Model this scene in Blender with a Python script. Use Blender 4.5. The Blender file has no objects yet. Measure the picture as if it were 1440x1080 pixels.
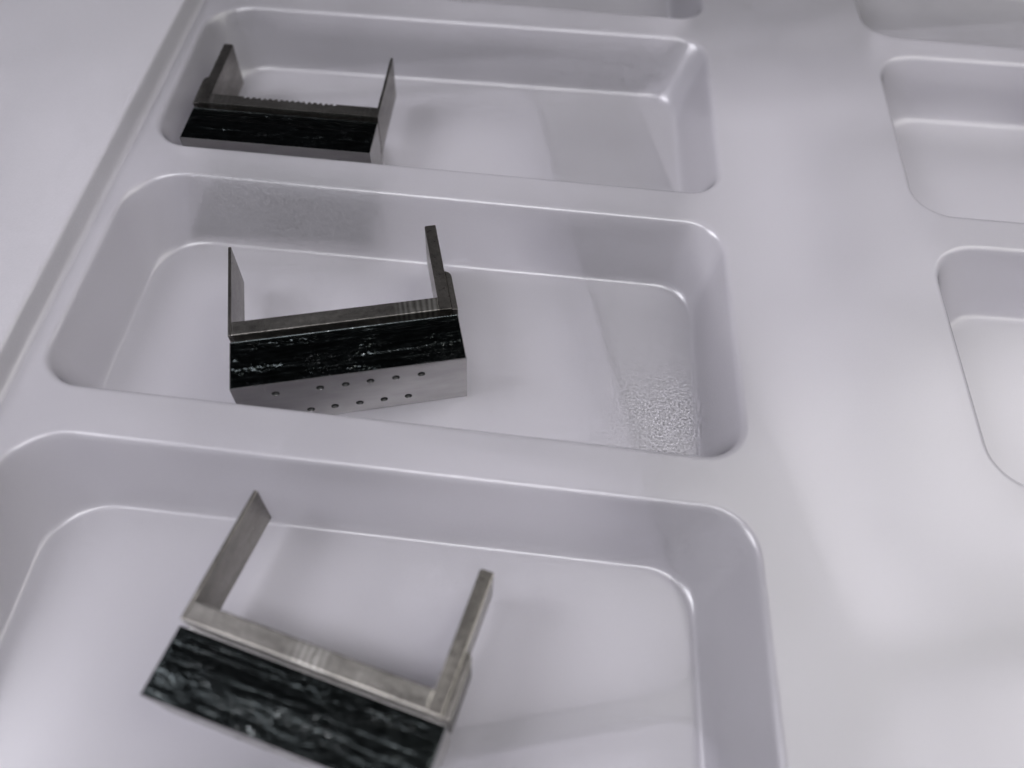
import bpy, bmesh, math, random
from mathutils import Vector, Matrix, noise
from mathutils.geometry import delaunay_2d_cdt

MM = 0.001                      # everything below is written in millimetres
sc = bpy.context.scene
COL = sc.collection

# ------------------------------------------------------------------ camera
cam_d = bpy.data.cameras.new("camera")
cam = bpy.data.objects.new("camera", cam_d)
COL.objects.link(cam)
sc.camera = cam
cam_d.sensor_width = 36.0
cam_d.lens = 1099.83 / 1440 * 36
cam_d.clip_start = 0.002
cam_d.clip_end = 20
R = Matrix(((0.99561149, -0.0931358, 0.00913689), (0.08295377, 0.83312059, -0.54683522), (0.0433178, 0.54519336, 0.8371904)))
cam.matrix_world = Matrix.Translation(Vector((68.026, -156.019, 93.877)) * MM) @ R.to_4x4()
cam_d.dof.use_dof = True
cam_d.dof.focus_distance = 0.123
cam_d.dof.aperture_fstop = 11

# ------------------------------------------------------------------ world, lamps, exposure
w = bpy.data.worlds.new("World")
sc.world = w
w.use_nodes = True
w.node_tree.nodes["Background"].inputs[0].default_value = (0.80, 0.80, 0.92, 1)
w.node_tree.nodes["Background"].inputs[1].default_value = 0.06


def lamp(name, loc, target, size, power, color):
    d = bpy.data.lights.new(name, 'AREA')
    d.shape = 'RECTANGLE'
    d.size, d.size_y = size
    d.energy = power
    d.color = color
    o = bpy.data.objects.new(name, d)
    COL.objects.link(o)
    o.location = loc
    o.rotation_euler = (Vector(target) - Vector(loc)).to_track_quat('-Z', 'Y').to_euler()
    return o


lamp("key_lamp", (0.42, 0.0, 0.47), (0.08, -0.09, 0), (0.50, 0.46), 3.4, (1.0, 0.985, 0.945))
lamp("front_lamp", (0.04, -0.44, 0.85), (0.06, -0.08, 0), (0.5, 0.25), 8.0, (0.965, 0.95, 1.0))
lamp("left_lamp", (-0.50, -0.20, 0.60), (0.03, -0.08, 0), (0.3, 0.3), 8.0, (0.94, 0.925, 1.0))

sc.view_settings.view_transform = 'Standard'
sc.view_settings.look = 'None'
sc.view_settings.exposure = 0.1
sc.view_settings.gamma = 1
sc.cycles.use_denoising = True
sc.cycles.denoising_prefilter = 'ACCURATE'
sc.cycles.use_adaptive_sampling = True
sc.cycles.adaptive_threshold = 0.035
sc.cycles.adaptive_min_samples = 24
sc.cycles.max_bounces = 5
sc.cycles.diffuse_bounces = 3
sc.cycles.glossy_bounces = 3
sc.cycles.transmission_bounces = 4
sc.cycles.transparent_max_bounces = 6
sc.cycles.sample_clamp_indirect = 3
sc.cycles.caustics_reflective = False


# ------------------------------------------------------------------ helpers
def tag(o, label=None, cat=None, group=None, kind=None):
    if label: o["label"] = label
    if cat: o["category"] = cat
    if group: o["group"] = group
    if kind: o["kind"] = kind
    return o


def mesh(name, verts, faces, mats, parent=None, smooth=True, midx=None, sm=None):
    me = bpy.data.meshes.new(name)
    me.from_pydata([(v[0] * MM, v[1] * MM, v[2] * MM) for v in verts], [], faces)
    for m in (mats if isinstance(mats, (list, tuple)) else [mats]):
        me.materials.append(m)
    me.polygons.foreach_set("use_smooth", sm if sm else [smooth] * len(me.polygons))
    if midx:
        me.polygons.foreach_set("material_index", midx)
    me.update()
    o = bpy.data.objects.new(name, me)
    COL.objects.link(o)
    o.parent = parent
    return o


def empty(name, loc=(0, 0, 0), rz=0.0):
    o = bpy.data.objects.new(name, None)
    COL.objects.link(o)
    o.empty_display_size = 0.01
    o.location = Vector(loc) * MM
    o.rotation_euler = (0, 0, rz)
    return o


class NT:
    def __init__(s, name, vary=False):
        s.m = bpy.data.materials.new(name)
        s.m.use_nodes = True
        s.t = s.m.node_tree
        s.t.nodes.clear()
        s.out = s.n('ShaderNodeOutputMaterial')
        tc = s.n('ShaderNodeTexCoord')
        mp = s.n('ShaderNodeMapping')
        mp.inputs['Scale'].default_value = (1000, 1000, 1000)
        s.l(tc.outputs['Object'], mp.inputs['Vector'])
        s.co = mp.outputs[0]
        if vary:                # every part gets its own piece of the pattern
            oi = s.n('ShaderNodeObjectInfo')
            cx = s.n('ShaderNodeCombineXYZ')
            for k, f in enumerate((90.0, 57.0, 31.0)):
                s.l(s.math('MULTIPLY', oi.outputs['Random'], f), cx.inputs[k])
            ad = s.n('ShaderNodeVectorMath', operation='ADD')
            s.l(s.co, ad.inputs[0]); s.l(cx.outputs[0], ad.inputs[1])
            s.raw = s.co
            s.co = ad.outputs[0]

    def n(s, typ, **kw):
        nd = s.t.nodes.new(typ)
        for k, v in kw.items():
            if k in nd.inputs:
                nd.inputs[k].default_value = v
            else:
                setattr(nd, k, v)
        return nd

    def l(s, a, b):
        s.t.links.new(a, b)

    def scaled(s, sx, sy, sz):
        mp = s.n('ShaderNodeMapping')
        mp.inputs['Scale'].default_value = (sx, sy, sz)
        s.l(s.co, mp.inputs[0])
        return mp.outputs[0]

    def noise(s, scale, detail=2, rough=0.5, co=None, dist=0):
        nd = s.n('ShaderNodeTexNoise')
        nd.inputs['Scale'].default_value = scale
        nd.inputs['Detail'].default_value = detail
        nd.inputs['Roughness'].default_value = rough
        nd.inputs['Distortion'].default_value = dist
        s.l(co or s.co, nd.inputs['Vector'])
        return nd.outputs['Fac']

    def ramp(s, fac, stops):
        r = s.n('ShaderNodeValToRGB')
        e = r.color_ramp.elements
        while len(e) < len(stops): e.new(0.5)
        for k, (p, c) in enumerate(stops):
            e[k].position = p
            e[k].color = (c, c, c, 1) if not isinstance(c, tuple) else (*c, 1)
        s.l(fac, r.inputs[0])
        return r.outputs[0]

    def bump(s, h, strength, dist, normal=None):
        b = s.n('ShaderNodeBump')
        b.inputs['Strength'].default_value = strength
        b.inputs['Distance'].default_value = dist * MM
        s.l(h, b.inputs['Height'])
        if normal: s.l(normal, b.inputs['Normal'])
        return b.outputs[0]

    def math(s, op, a, b=None):
        m = s.n('ShaderNodeMath', operation=op)
        for k, v in enumerate((a, b)):
            if v is None: continue
            if isinstance(v, (int, float)): m.inputs[k].default_value = v
            else: s.l(v, m.inputs[k])
        return m.outputs[0]


def frosted_plastic(name, tint=1.0, clear=0.72, grain=True, gloss=0.8):
    g = NT(name)
    if grain:                   # fine frosting, stronger in some patches
        amt = g.ramp(g.noise(0.045, 1, 0.5), [(0.36, 0.3), (0.62, 0.55)])
        for (px, py, pz), rad, top in (((92, -92, -10.6), 15.0, 2.3), ((62, -119, -10.6), 17.0, 0.9), ((30, -105, 0), 20.0, 0.75)):
            vd = g.n('ShaderNodeVectorMath', operation='DISTANCE')
            g.l(g.co, vd.inputs[0]); vd.inputs[1].default_value = (px, py, pz)
            wn = g.math('ADD', vd.outputs['Value'], g.math('MULTIPLY', g.math('SUBTRACT', g.noise(0.2, 1, 0.5), 0.5), 14.0))
            amt = g.math('MAXIMUM', amt, g.ramp(g.math('DIVIDE', wn, rad), [(0.25, top), (1.0, 0.0)]))
        fine = g.math('MULTIPLY', g.noise(3.2, 1, 0.5), amt)
        nrm = g.bump(fine, 0.55, 0.05)
    else:
        nrm = g.n('ShaderNodeNewGeometry').outputs['Normal']
    dif = g.n('ShaderNodeBsdfDiffuse'); dif.inputs['Color'].default_value = (0.70 * tint, 0.687 * tint, 0.725 * tint, 1)
    trl = g.n('ShaderNodeBsdfTranslucent'); trl.inputs['Color'].default_value = (0.80 * tint, 0.78 * tint, 0.835 * tint, 1)
    if grain:                   # a longer way through the sheet at a slant: more light is lost in it
        lw = g.n('ShaderNodeLayerWeight'); lw.inputs['Blend'].default_value = 0.5
        slant = g.math('MULTIPLY', g.math('POWER', lw.outputs['Facing'], 4.0), 0.9)
        for b in (dif, trl):
            mx = g.n('ShaderNodeMix', data_type='RGBA')
            g.l(slant, mx.inputs[0]); mx.inputs[6].default_value = b.inputs['Color'].default_value; mx.inputs[7].default_value = (0.16, 0.15, 0.18, 1)
            g.l(mx.outputs[2], b.inputs['Color'])
    tra = g.n('ShaderNodeBsdfTransparent'); tra.inputs['Color'].default_value = (0.92, 0.92, 0.93, 1)
    ref = g.n('ShaderNodeBsdfRefraction'); ref.inputs['Color'].default_value = (0.955, 0.945, 0.97, 1)
    ref.inputs['Roughness'].default_value = 0.8; ref.inputs['IOR'].default_value = 1.22
    if grain:
        mx = g.n('ShaderNodeMix', data_type='RGBA')
        g.l(slant, mx.inputs[0]); mx.inputs[6].default_value = ref.inputs['Color'].default_value; mx.inputs[7].default_value = (0.2, 0.19, 0.23, 1)
        g.l(mx.outputs[2], ref.inputs['Color'])
    glo = g.n('ShaderNodeBsdfGlossy'); glo.inputs['Color'].default_value = (1, 1, 1, 1)
    glo.inputs['Roughness'].default_value = 0.26
    for b in (dif, glo): g.l(nrm, b.inputs['Normal'])
    m1 = g.n('ShaderNodeMixShader'); m1.inputs[0].default_value = 0.40
    g.l(dif.outputs[0], m1.inputs[1]); g.l(trl.outputs[0], m1.inputs[2])
    mt = g.n('ShaderNodeMixShader'); mt.inputs[0].default_value = 0.92
    g.l(tra.outputs[0], mt.inputs[1]); g.l(ref.outputs[0], mt.inputs[2])
    m2 = g.n('ShaderNodeMixShader'); m2.inputs[0].default_value = clear
    if grain:                   # milky pits of the frosting
        pit = g.math('MULTIPLY', g.math('SUBTRACT', g.noise(3.2, 1, 0.5), 0.5), g.math('MULTIPLY', amt, 0.42))
        cloud = g.math('MULTIPLY', g.math('SUBTRACT', g.noise(0.05, 2, 0.55), 0.5), 0.10)
        g.l(g.math('ADD', g.math('ADD', pit, cloud), clear), m2.inputs[0])
    g.l(m1.outputs[0], m2.inputs[1]); g.l(mt.outputs[0], m2.inputs[2])
    fr = g.n('ShaderNodeFresnel'); fr.inputs['IOR'].default_value = 1.5
    g.l(nrm, fr.inputs['Normal'])
    # the two faces of the sheet both reflect
    f2 = g.math('MINIMUM', g.math('MULTIPLY', fr.outputs[0], gloss), 0.9)
    m3 = g.n('ShaderNodeMixShader'); g.l(f2, m3.inputs[0])
    g.l(m2.outputs[0], m3.inputs[1]); g.l(glo.outputs[0], m3.inputs[2])
    g.l(m3.outputs[0], g.out.inputs[0])
    return g.m


def steel(name, lo, hi, r0, r1, scale=0.5, stretch=(0.25, 1, 1), bump=0.2, ticks=False, mottle=0.0):
    g = NT(name, True)
    p = g.n('ShaderNodeBsdfPrincipled')
    p.inputs['Metallic'].default_value = 1.0
    v = g.noise(scale, 4, 0.6, g.scaled(*stretch))
    fine = g.noise(6.0, 3, 0.6, g.scaled(*stretch))
    if mottle:
        v = g.math('ADD', g.math('MULTIPLY', v, 1 - mottle), g.math('MULTIPLY', g.noise(1.6, 4, 0.7, None, 1.5), mottle))
    colr = g.ramp(v, [(0.34, lo), (0.64, hi)])
    h = fine
    if ticks:
        wv = g.n('ShaderNodeTexWave', wave_type='BANDS', bands_direction='X')
        wv.inputs['Scale'].default_value = 0.36
        wv.inputs['Distortion'].default_value = 5.0
        wv.inputs['Detail'].default_value = 2
        wv.inputs['Detail Scale'].default_value = 1.2
        g.l(g.scaled(1, 0.3, 0.3), wv.inputs['Vector'])
        mask = g.ramp(g.noise(0.12, 2, 0.5, g.scaled(1, 0.1, 0.1)), [(0.48, 0.0), (0.62, 0.85)])
        tk = g.math('MULTIPLY', wv.outputs['Fac'], mask)
        mx = g.n('ShaderNodeMix', data_type='RGBA', blend_type='MIX')
        g.l(tk, mx.inputs[0]); g.l(colr, mx.inputs[6]); mx.inputs[7].default_value = (0.42, 0.41, 0.385, 1)
        colr = mx.outputs[2]
        h = g.math('ADD', g.math('MULTIPLY', tk, 1.0), fine)
    g.l(colr, p.inputs['Base Color'])
    rr = g.n('ShaderNodeMapRange'); g.l(g.noise(1.3, 3, 0.6), rr.inputs[0])
    rr.inputs[3].default_value = r0; rr.inputs[4].default_value = r1
    g.l(rr.outputs[0], p.inputs['Roughness'])
    g.l(g.bump(h, bump, 0.05), p.inputs['Normal'])
    g.l(p.outputs[0], g.out.inputs[0])
    return g.m


def machined(name):
    """near-black torn and swirled milling with sparkle painted in as bright flecks in patches"""
    g = NT(name, True)
    p = g.n('ShaderNodeBsdfPrincipled')
    p.inputs['Metallic'].default_value = 1.0
    st = g.scaled(0.28, 1, 1)
    patch = g.ramp(g.noise(0.16, 2, 0.5, g.scaled(0.7, 1.4, 1)), [(0.50, 0.0), (0.64, 1.0)])
    fleck = g.ramp(g.noise(2.6, 4, 0.75, g.scaled(0.55, 1, 1), 1.2), [(0.58, 0.0), (0.70, 1.0)])  # glints of the torn steel, painted into the base colour
    streak = g.noise(1.7, 4, 0.65, st)
    base = g.ramp(streak, [(0.3, (0.006, 0.007, 0.007)), (0.58, (0.018, 0.021, 0.021)), (0.8, (0.04, 0.044, 0.042))])
    mx = g.n('ShaderNodeMix', data_type='RGBA')
    g.l(g.math('MULTIPLY', patch, fleck), mx.inputs[0])
    g.l(base, mx.inputs[6]); mx.inputs[7].default_value = (0.42, 0.44, 0.43, 1)
    g.l(mx.outputs[2], p.inputs['Base Color'])
    rr = g.n('ShaderNodeMapRange'); g.l(streak, rr.inputs[0])
    rr.inputs[3].default_value = 0.12; rr.inputs[4].default_value = 0.32
    g.l(rr.outputs[0], p.inputs['Roughness'])
    arcs = g.n('ShaderNodeTexWave', wave_type='RINGS', rings_direction='Z')
    arcs.inputs['Scale'].default_value = 0.9; arcs.inputs['Distortion'].default_value = 1.5
    mp = g.n('ShaderNodeMapping'); mp.inputs['Location'].default_value = (-20.5, 1.0, 0); g.l(g.raw, mp.inputs[0]); g.l(mp.outputs[0], arcs.inputs['Vector'])
    h = g.math('ADD', g.math('MULTIPLY', arcs.outputs['Fac'], 0.5), g.noise(3.5, 4, 0.7, st))
    g.l(g.bump(h, 0.24, 0.10), p.inputs['Normal'])
    g.l(p.outputs[0], g.out.inputs[0])
    return g.m


def plain(name, col, rough, metallic=0.0):
    g = NT(name)
    p = g.n('ShaderNodeBsdfPrincipled')
    c = g.ramp(g.noise(0.4, 3), [(0.3, tuple(x * 0.9 for x in col)), (0.7, tuple(min(1, x * 1.08) for x in col))])
    g.l(c, p.inputs['Base Color'])
    p.inputs['Roughness'].default_value = rough
    p.inputs['Metallic'].default_value = metallic
    g.l(p.outputs[0], g.out.inputs[0])
    return g.m


PLASTIC = frosted_plastic("frosted_plastic")
MILKY = frosted_plastic("milky_plastic", 1.2, 0.22, False, 0.25)
FLANGE = frosted_plastic("thick_frosted_plastic", 0.78, 0.46)
LOWDECK = frosted_plastic("clear_plastic", 1.0, 0.74, False, 0.25)
STEEL = steel("satin_steel", (0.34, 0.332, 0.328), (0.40, 0.391, 0.385), 0.3, 0.4, bump=0.1)
FRAME = steel("milled_steel", (0.11, 0.105, 0.097), (0.27, 0.258, 0.238), 0.25, 0.40, scale=0.35, ticks=True, mottle=0.4, bump=0.35)
ARM = steel("arm_steel", (0.12, 0.113, 0.104), (0.28, 0.264, 0.242), 0.22, 0.38, scale=0.3, stretch=(1, 0.35, 1), mottle=0.4, bump=0.3)
MACHINED = machined("dark_machined_steel")
PAD = steel("pad_steel", (0.05, 0.047, 0.044), (0.16, 0.152, 0.143), 0.28, 0.5, scale=0.4, stretch=(1, 0.35, 1), mottle=0.5, bump=0.4)
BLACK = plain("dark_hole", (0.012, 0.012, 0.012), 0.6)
TABLE = plain("dark_table", (0.02, 0.019, 0.025), 0.5)

# ------------------------------------------------------------------ trays
H = 10.65                       # pocket depth
NARC, NSTR = 9, 10


def offset_quad(q, off):
    """q: BL, BR, TR, TL ; off: outward offsets (front, right, back, left)"""
    n = 4
    lines = []
    for i in range(n):
        a, b = Vector(q[i]), Vector(q[(i + 1) % n])
        d = (b - a).normalized()
        nr = Vector((d.y, -d.x))            # outward for a counter-clockwise quad
        lines.append((a + nr * off[i], d))
    out = []
    for i in range(n):
        (p1, d1), (p2, d2) = lines[i - 1], lines[i]
        den = d1.x * d2.y - d1.y * d2.x
        t = ((p2 - p1).x * d2.y - (p2 - p1).y * d2.x) / den
        out.append(p1 + d1 * t)
    return out


def rounded(q, rad):
    """points of the quad with rounded corners, always the same count"""
    pts = []
    n = 4
    arcs = []
    for i in range(n):
        c = Vector(q[i]); a = (Vector(q[i - 1]) - c).normalized(); b = (Vector(q[(i + 1) % n]) - c).normalized()
        r = rad[i]
        ang = a.angle(b)
        tl = r / math.tan(ang / 2)
        bis = (a + b).normalized()
        cen = c + bis * (r / math.sin(ang / 2))
        s, e = c + a * tl - cen, c + b * tl - cen
        a0 = math.atan2(s.y, s.x); a1 = math.atan2(e.y, e.x)
        while a1 < a0: a1 += 2 * math.pi
        arcs.append([cen + Vector((math.cos(a0 + (a1 - a0) * k / NARC), math.sin(a0 + (a1 - a0) * k / NARC))) * r for k in range(NARC + 1)])
    for i in range(n):
        pts += arcs[i]
        p, e = arcs[i][-1], arcs[(i + 1) % n][0]
        pts += [p.lerp(e, k / NSTR) for k in range(1, NSTR)]
    return pts


# level: (fraction of the wall's inset, outward offset, z)
def levels(H):
    lv = [(0, .95, 0), (0, .80, 0), (0, .52, -.05), (0, .28, -.17), (.01, .10, -.36), (.03, 0.02, -.62), (.07, 0, -1.0)]
    lv += [(.07 + (.80 - .07) * k / 6, 0, -1.0 - (H - 1.0 - 1.25) * k / 6) for k in range(1, 7)]
    lv += [(.85, 0, -H + .80), (.90, 0, -H + .44), (.95, 0, -H + .19), (1, 0, -H + .05), (1, -.45, -H), (1, -1.2, -H)]
    return lv


def pocket_rings(q, inset, rad_top, rad_bot, H):
    rings = []
    for f, a, z in levels(H):
        off = [a - f * ins for ins in inset]
        rad = [rt + (rb - rt) * f + a for rt, rb in zip(rad_top, rad_bot)]
        rings.append([(p.x, p.y, z) for p in rounded(offset_quad(q, off), rad)])
    return rings


def make_pocket(q, inset, parent, rad_top=(6.2, 5.6, 6.2, 8.2), rad_bot=(6, 6, 7, 9), H=H, mat=None, rim=None):
    rings = pocket_rings(q, inset, rad_top, rad_bot, H)
    n = len(rings[0])
    verts = [v for r in rings for v in r]
    faces = []
    for k in range(len(rings) - 1):
        for i in range(n):
            j = (i + 1) % n
            faces.append((k * n + i, k * n + j, (k + 1) * n + j, (k + 1) * n + i))
    base = (len(rings) - 1) * n
    # floor: triangulated with a sparse inner grid so that it can sag a little
    fl = [Vector((v[0], v[1])) for v in rings[-1]]
    pts, idx = list(fl), None
    x0 = min(v.x for v in fl); x1 = max(v.x for v in fl); y0 = min(v.y for v in fl); y1 = max(v.y for v in fl)
    rnd = random.Random(int(x0 * 7 + y0 * 3))
    for gx in range(1, 14):
        for gy in range(1, 7):
            pts.append(Vector((x0 + (x1 - x0) * gx / 14, y0 + (y1 - y0) * gy / 7)))
    edges = [(i, (i + 1) % n) for i in range(n)]
    vs, _, fs, ov, _, _ = delaunay_2d_cdt(pts, edges, [list(range(n))], 1, 1e-5)
    m = {}
    for k, o in enumerate(ov):
        if o and o[0] < n: m[k] = base + o[0]
        else:
            m[k] = len(verts)
            verts.append((vs[k].x, vs[k].y, -H))
    faces += [tuple(m[i] for i in f) for f in fs]
    o = mesh("pocket", verts, faces, [mat or PLASTIC] + ([rim] if rim else []), parent, midx=[1 if rim and k < 7 * n else 0 for k in range(len(faces))])
    bm = bmesh.new(); bm.from_mesh(o.data); bmesh.ops.recalc_face_normals(bm, faces=bm.faces)
    # normals up
    bm.faces.ensure_lookup_table()
    if bm.faces[-1].normal.z < 0: bmesh.ops.reverse_faces(bm, faces=bm.faces)
    bm.to_mesh(o.data); bm.free()
    return rings[0]


def make_deck(holes, outer, parent, z=0.0, mat=None):
    pts = [Vector(p) for p in outer]
    edges = [(i, (i + 1) % len(outer)) for i in range(len(outer))]
    polys = []
    for h in holes:
        b = len(pts)
        pts += [Vector((v[0], v[1])) for v in h]
        edges += [(b + i, b + (i + 1) % len(h)) for i in range(len(h))]
        polys.append([(v[0], v[1]) for v in h])
    vs, _, fs, _, _, _ = delaunay_2d_cdt(pts, edges, [], 0, 1e-5)

    def inside(p, poly):
        r = False
        for i in range(len(poly)):
            (xa, ya), (xb, yb) = poly[i - 1], poly[i]
            if (ya > p[1]) != (yb > p[1]) and p[0] < (xb - xa) * (p[1] - ya) / (yb - ya) + xa: r = not r
        return r
    out = [tuple(p) for p in outer]
    keep = []
    for f in fs:
        c = (sum(vs[i].x for i in f) / 3, sum(vs[i].y for i in f) / 3)
        if inside(c, out) and not any(inside(c, pl) for pl in polys):
            keep.append(tuple(f))
    o = mesh("deck", [(v.x, v.y, z) for v in vs], keep, mat or PLASTIC, parent)
    bm = bmesh.new(); bm.from_mesh(o.data)
    rev = [f for f in bm.faces if f.normal.z < 0]
    if rev: bmesh.ops.reverse_faces(bm, faces=rev)
    bm.to_mesh(o.data); bm.free()
    return o


# ---- the table under everything
LOWH = 14.0
zt = -(H + LOWH + 0.8)
table = mesh("table", [(-700, -600, zt), (900, -600, zt), (900, 900, zt), (-700, 900, zt)], [(0, 1, 2, 3)], TABLE)
tag(table, kind="structure")

# ---- upper tray
tray = empty("blister_tray", (0, 0, 0))
tag(tray, "translucent frosted plastic tray whose shallow rectangular pockets hold the steel brackets", "tray")
INS = (0.9, 4.4, 6.2, 4.4)
POCKETS = [
    # BL, BR, TR, TL , insets front right back left
    (((-.2, -.2), (99.5, .8), (99.0, 45.0), (-1.2, 43.0)), (0.9, 4.6, 6.2, 3.9)),
    (((.1, -51.3), (99.75, -51.5), (99.2, -6.5), (-1.0, -9.4)), (0.9, 4.6, 5.6, 3.6)),
    (((.5, -101.3), (100.0, -103.4), (99.4, -59.0), (.2, -58.6)), (0.9, 3.6, 5.8, 3.5)),
    (((.9, -152.9), (100.9, -155.2), (100.1, -111.4), (.6, -109.2)), (0.9, 6.2, 5.0, 4.5)),
    (((133.7, .6), (234, 1.4), (234, 45.6), (133.5, 45.0)), INS),
    (((133.8, -51.6), (234, -51.0), (234, -3.4), (134.5, -6.4)), INS),
    (((134.4, -103.6), (234, -103.2), (234, -57.6), (134.2, -59.3)), (0.9, 4.4, 5.6, 4.4)),
    (((134.9, -155.2), (235, -155.0), (235, -110.6), (134.6, -111.4)), INS),
]
holes = [make_pocket(q, ins, tray) for q, ins in POCKETS]


def edge_x(y):                  # foot of the raised border along the left side
    t = (y + 110) / 105
    return -1.9 + (-3.3 + 1.9) * max(-0.5, min(1.6, t))


ys = [62 - 12 * k for k in range(20)]
outer = [(edge_x(ys[-1]), ys[-1]), (245, ys[-1]), (245, ys[0]), (edge_x(ys[0]), ys[0])] + [(edge_x(y), y) for y in ys[1:-1]]
make_deck(holes, outer, tray)
# raised border: concave foot, leaning face, convex shoulder, broad flat flange, turned-down lip
RISE = 3.0
prof = [(0, 0), (-.25, .03), (-.5, .14), (-.72, .33), (-.9, .62)]
prof += [(-.9 - .75 * k / 4, .62 + (RISE - 1.1) * k / 4) for k in range(1, 5)]
prof += [(-1.82, RISE - .24), (-2.05, RISE - .09), (-2.35, RISE - .02), (-2.7, RISE), (-3.4, RISE), (-20, RISE), (-55, RISE), (-75, RISE), (-76, RISE - .3), (-76.5, RISE - 1.2), (-77, -8)]
verts, faces = [], []
for y in ys:
    for dx, z in prof: verts.append((edge_x(y) + dx, y, z))
m = len(prof)
for k in range(len(ys) - 1):
    for i in range(m - 1):
        faces.append((k * m + i, k * m + i + 1, (k + 1) * m + i + 1, (k + 1) * m + i))
mesh("border", verts, faces, FLANGE, tray)

# ---- second tray lying askew under it (its large wells show through)
low = empty("lower_tray", (64.6, -8.4, -(H + 0.4)), math.radians(14.5))
tag(low, "second frosted plastic tray lying askew beneath, seen faintly through the pocket floors", "tray")
LOW = [
    ((-104, -126.4), (0, -126.4), (0, 0), (-104, 0)),
    ((-104, -247.5), (0, -247.5), (0, -129.4), (-104, -129.4)),
    ((21, -126.4), (119, -126.4), (119, 0), (21, 0)),
    ((21, -247.5), (119, -247.5), (119, -129.4), (21, -129.4)),
]
lh = [make_pocket(q, (1.5, 1.5, 1.5, 1.5), low, H=LOWH, mat=MILKY, rim=LOWDECK) for q in LOW]
make_deck(lh, [(-150, -252), (150, -252), (150, 8), (-150, 8)], low, mat=LOWDECK)

# ------------------------------------------------------------------ brackets
L, DB, GAP, BB, A, HB, HF, T1, TI, TO, AS, ZB = 33.66, 8.2, .52, 11.22, 26.26, 10.58, 11.5, .5, 2.71, .9, 16.25, 3.0
HOLES = [(x, 7.95) for x in (5.84, 12.14, 15.82, 19.41, 23.14, 26.9)] + [(x, 2.5) for x in (9.95, 13.5, 17.23, 20.9, 24.6)]


def box(name, x0, x1, y0, y1, z0, z1, mat, parent, bev=.12):
    bm = bmesh.new()
    bmesh.ops.create_cube(bm, size=1)
    for v in bm.verts:
        v.co = Vector((x0 + (v.co.x + .5) * (x1 - x0), y0 + (v.co.y + .5) * (y1 - y0), z0 + (v.co.z + .5) * (z1 - z0))) * MM
    bmesh.ops.bevel(bm, geom=bm.edges[:], offset=bev * MM, segments=2, affect='EDGES', profile=.6)
    me = bpy.data.meshes.new(name); bm.to_mesh(me); bm.free()
    me.materials.append(mat)
    o = bpy.data.objects.new(name, me); COL.objects.link(o); o.parent = parent
    return o


def prism(name, poly, z0, z1, mat, parent, bev=.12):
    bm = bmesh.new()
    vs = [bm.verts.new(Vector((x, y, z0)) * MM) for x, y in poly]
    f = bm.faces.new(vs)
    r = bmesh.ops.extrude_face_region(bm, geom=[f])
    bmesh.ops.translate(bm, verts=[v for v in r['geom'] if isinstance(v, bmesh.types.BMVert)], vec=(0, 0, (z1 - z0) * MM))
    bmesh.ops.recalc_face_normals(bm, faces=bm.faces)
    bmesh.ops.bevel(bm, geom=bm.edges[:], offset=bev * MM, segments=2, affect='EDGES', profile=.6)
    me = bpy.data.meshes.new(name); bm.to_mesh(me); bm.free()
    me.materials.append(mat)
    o = bpy.data.objects.new(name, me); COL.objects.link(o); o.parent = parent
    return o


def machined_height(x, y, seed, mir):
    """relief of the rough-milled top: long bands, swirling cutter arcs, torn patches"""
    h = 0.0
    for yb, wd, st in ((2.9 + .25 * math.sin(x * .21 + seed), .35, .08), (5.5 + .2 * math.sin(x * .3 + 2 * seed), .3, -.07)):
        h += st / (1 + math.exp(-(y - yb) / wd * 3))
    for yb in (1.55, 2.95, 4.4, 6.3, 7.2):
        h -= .045 * math.exp(-((y - yb - .12 * math.sin(x * .25 + seed * yb)) / .11) ** 2)
    q = Vector((x * .2, y * 1.6, seed * 5.1))
    h += .05 * noise.noise(q) + .02 * noise.noise(q * 2.7)
    for k in range(6):
        cx = (k + .5) * L / 6 + 1.3 * math.sin(k * 2.2 + seed)
        r = math.hypot(x - cx, (y - .2 + .9) * 1.25)
        wgt = max(0, 1 - r / 3.6) * max(0, min(1, (3.6 - y) / 1.2))
        h += .035 * wgt * math.sin(r * 11)
    tear = max(0, noise.noise(Vector((x * .18, y * .5, seed * 9 + 3))))
    tear *= 1.0 + 1.6 * max(0, min(1, (23 - x) / 4)) * (seed == 2.1)
    h += .16 * tear * noise.noise(Vector((x * 1.6, y * 2.6, seed)))
    h += .03 * noise.noise(Vector((x * .8, y * 9, seed + 4)))
    return h


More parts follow.
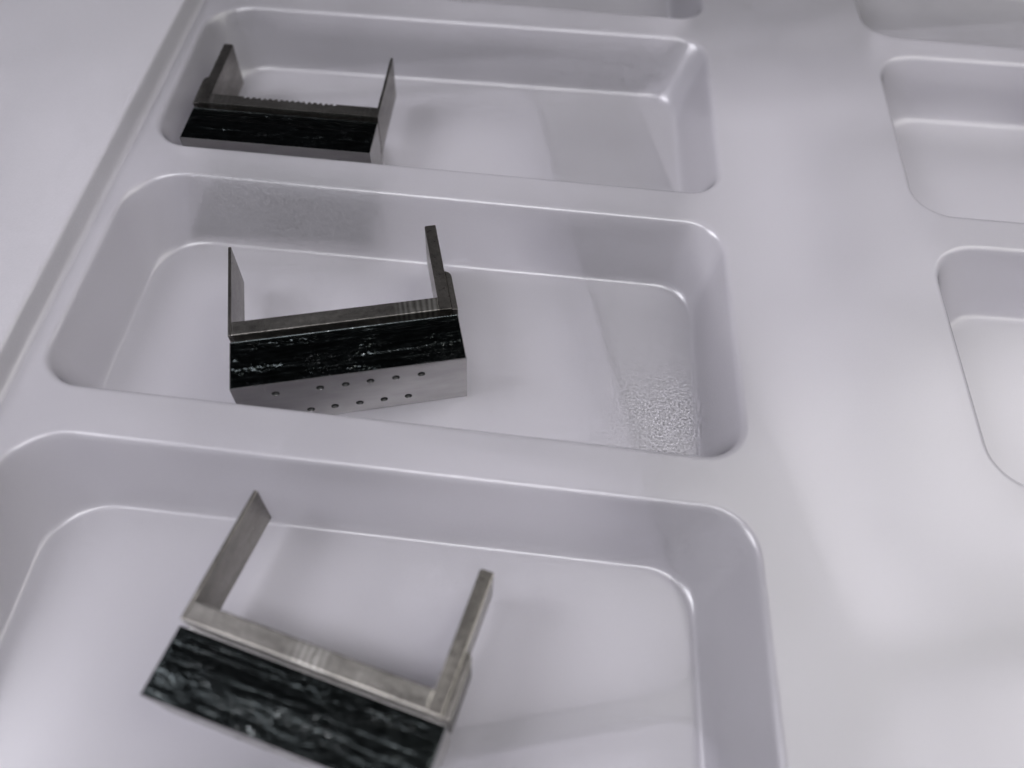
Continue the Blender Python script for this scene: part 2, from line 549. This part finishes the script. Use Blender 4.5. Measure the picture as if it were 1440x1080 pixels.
def make_block(parent, seed, amp):
    verts, faces, midx, sm = [], [], [], []

    def quad(*vs, mi=0):
        b = len(verts)
        verts.extend(vs)
        faces.append(tuple(range(b, b + len(vs)))); midx.append(mi); sm.append(False)
    # rough top as a height field, inset from a smooth narrow edge
    NX, NY = 210, 52
    e = .3
    b = len(verts)
    for j in range(NY + 1):
        for i in range(NX + 1):
            x = e + (L - 2 * e) * i / NX; y = .18 + (DB - .18 - .15) * j / NY
            ed = min(i, NX - i, j, NY - j)
            verts.append((x, y, HB - .05 + (amp * machined_height(x, y, seed, 0) if ed > 0 else 0.0)))
    for j in range(NY):
        for i in range(NX):
            k = b + j * (NX + 1) + i
            faces.append((k, k + 1, k + NX + 2, k + NX + 1)); midx.append(1); sm.append(True)
    x0, x1, y0, y1, zt_ = e, L - e, .18, DB - .15, HB - .05
    o = [(.1, .06), (L - .1, .06), (L - .1, DB - .06), (.1, DB - .06)]
    i_ = [(x0, y0), (x1, y0), (x1, y1), (x0, y1)]
    out = [(0, 0), (L, 0), (L, DB), (0, DB)]
    for k in range(4):
        n_ = (k + 1) % 4
        quad((*i_[n_], zt_), (*i_[k], zt_), (*o[k], HB), (*o[n_], HB), mi=1)
        quad((*o[n_], HB), (*o[k], HB), (*out[k], HB - .12), (*out[n_], HB - .12), mi=1 if k == 2 else 0)
    zt2 = HB - .12
    quad((0, DB, 0), (0, 0, 0), (0, 0, zt2), (0, DB, zt2)) if False else quad((0, 0, zt2), (0, 0, .15), (0, DB, .15), (0, DB, zt2))
    quad((L, 0, .15), (L, 0, zt2), (L, DB, zt2), (L, DB, .15))
    quad((0, DB, zt2), (0, DB, .15), (L, DB, .15), (L, DB, zt2))
    quad((0, 0, .15), (L, 0, .15), (L - .15, .15, 0), (.15, .15, 0))
    quad((0, DB, .15), (.15, DB, 0), (L - .15, DB, 0), (L, DB, .15))
    quad((.15, .15, 0), (L - .15, .15, 0), (L - .15, DB, 0), (.15, DB, 0))
    # front face with drilled openings
    pts = [Vector((0, .15)), Vector((L, .15)), Vector((L, zt2)), Vector((0, zt2))]
    ed = [(0, 1), (1, 2), (2, 3), (3, 0)]
    RH, NH = .58, 20
    for hx, hz in HOLES:
        s = len(pts)
        pts += [Vector((hx + RH * math.cos(2 * math.pi * k / NH), hz + RH * math.sin(2 * math.pi * k / NH))) for k in range(NH)]
        ed += [(s + k, s + (k + 1) % NH) for k in range(NH)]
    vs, _, fs, _, _, _ = delaunay_2d_cdt(pts, ed, [], 0, 1e-6)
    b = len(verts)
    verts.extend((v.x, 0, v.y) for v in vs)
    for f in fs:
        c = sum((vs[i] for i in f), Vector((0, 0))) / 3
        if any((c - Vector(h)).length < RH * .97 for h in HOLES): continue
        f = [b + i for i in f]
        n_ = (Vector(verts[f[1]]) - Vector(verts[f[0]])).cross(Vector(verts[f[2]]) - Vector(verts[f[0]]))
        if n_.y > 0: f.reverse()
        faces.append(tuple(f)); midx.append(0); sm.append(False)
    blk = mesh("block", verts, faces, [STEEL, MACHINED], parent, midx=midx, sm=sm)
    # each hole: a bore with a closed end
    hv, hf, hm = [], [], []
    RB = RH - .005
    for k in range(NH):
        a = 2 * math.pi * k / NH
        c_, s_ = math.cos(a), math.sin(a)
        hv += [(RH * c_, 0, RH * s_), (RB * c_, .005, RB * s_), (RB * c_, 2.6, RB * s_)]
    for k in range(NH):
        j = (k + 1) % NH
        hf.append((3 * k, 3 * j, 3 * j + 1, 3 * k + 1)); hm.append(0)
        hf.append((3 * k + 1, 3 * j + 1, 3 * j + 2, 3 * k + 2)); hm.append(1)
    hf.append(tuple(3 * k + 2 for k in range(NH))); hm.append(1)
    first = None
    for hx, hz in HOLES:
        if first is None:
            first = h = mesh("hole", hv, hf, [STEEL, BLACK], blk, midx=hm)
        else:
            h = bpy.data.objects.new("hole", first.data); COL.objects.link(h); h.parent = blk
        h.location = Vector((hx, 0, hz)) * MM
    return blk


def make_bracket(x, y, rz, mir, seed, label, amp=1.0, z=-H + .03, teeth=False):
    root = empty("steel_bracket", (x, y, z), rz)
    if mir: root.scale = (-1, 1, 1)
    tag(root, label, "metal bracket", "machined steel brackets in the tray pockets")
    make_block(root, seed, amp)
    box("groove_web", .3, L - .3, DB - .1, DB + GAP + .1, .3, HB - 2.2, STEEL, root, .05)
    yb = DB + GAP
    # rear rail that the arms grow from; on one bracket its back edge is toothed
    back = [(L - TI, BB), (T1 + .02, BB)]
    if teeth:
        back = [(L - TI, BB)]
        x = 25.0
        k = 0
        while x > 7.8:
            d = .42 + .12 * math.sin(k * 2.4)
            back += [(x, BB), (x - .22, BB - d), (x - .5, BB - d * .9), (x - .68, BB)]
            x -= 1.02 + .08 * math.sin(k * 1.7); k += 1
        back.append((T1 + .02, BB))
    prism("rear_rail", [(T1 + .02, yb), (L - TI, yb)] + back, .3, HF, FRAME, root, .05 if teeth else .14)
    # thin arm: plate the full way from the rail to its tip
    prism("thin_arm", [(0, yb), (T1, yb), (T1, A), (0.02, A)], ZB, HF, ARM, root, .07)
    # arm that steps out into a thicker pad at its root
    xi, xo = L - TI, L - TO
    prism("stepped_arm", [(xi, yb), (xo + .02, yb), (xo + .02, AS + .3), (xo, A - .1), (xo - .1, A), (xi + .25, A), (xi, A - .15)], ZB, HF, ARM, root, .08)
    prism("outer_pad", [(xo + .06, yb), (L + .1, yb), (L + .1, AS - .9), (L, AS - .4), (L - .3, AS - .02), (xo + .06, AS + .3)], ZB, HF - .32, PAD, root, .1)
    return root


make_bracket(38.194, -49.324, 0.009, True, 1.3, "dark steel bracket at top left of the farthest tray pocket, thick arm on its left", 1.3, teeth=True)
make_bracket(27.612, -99.991, 0.274, False, 2.1, "dark steel bracket in the middle pocket, showing two rows of small holes in its front", 1.25)
make_bracket(28.996, -140.581, -0.245, False, 3.7, "blurred dark steel bracket lying tilted in the nearest pocket, cut off at the bottom edge", .7)
make_bracket(5.0, -59.0, 0.06, False, 4.9, "dark bracket in the lower tray, a soft shade behind the middle pocket's back wall", z=-(H + LOWH + .4) + .03)
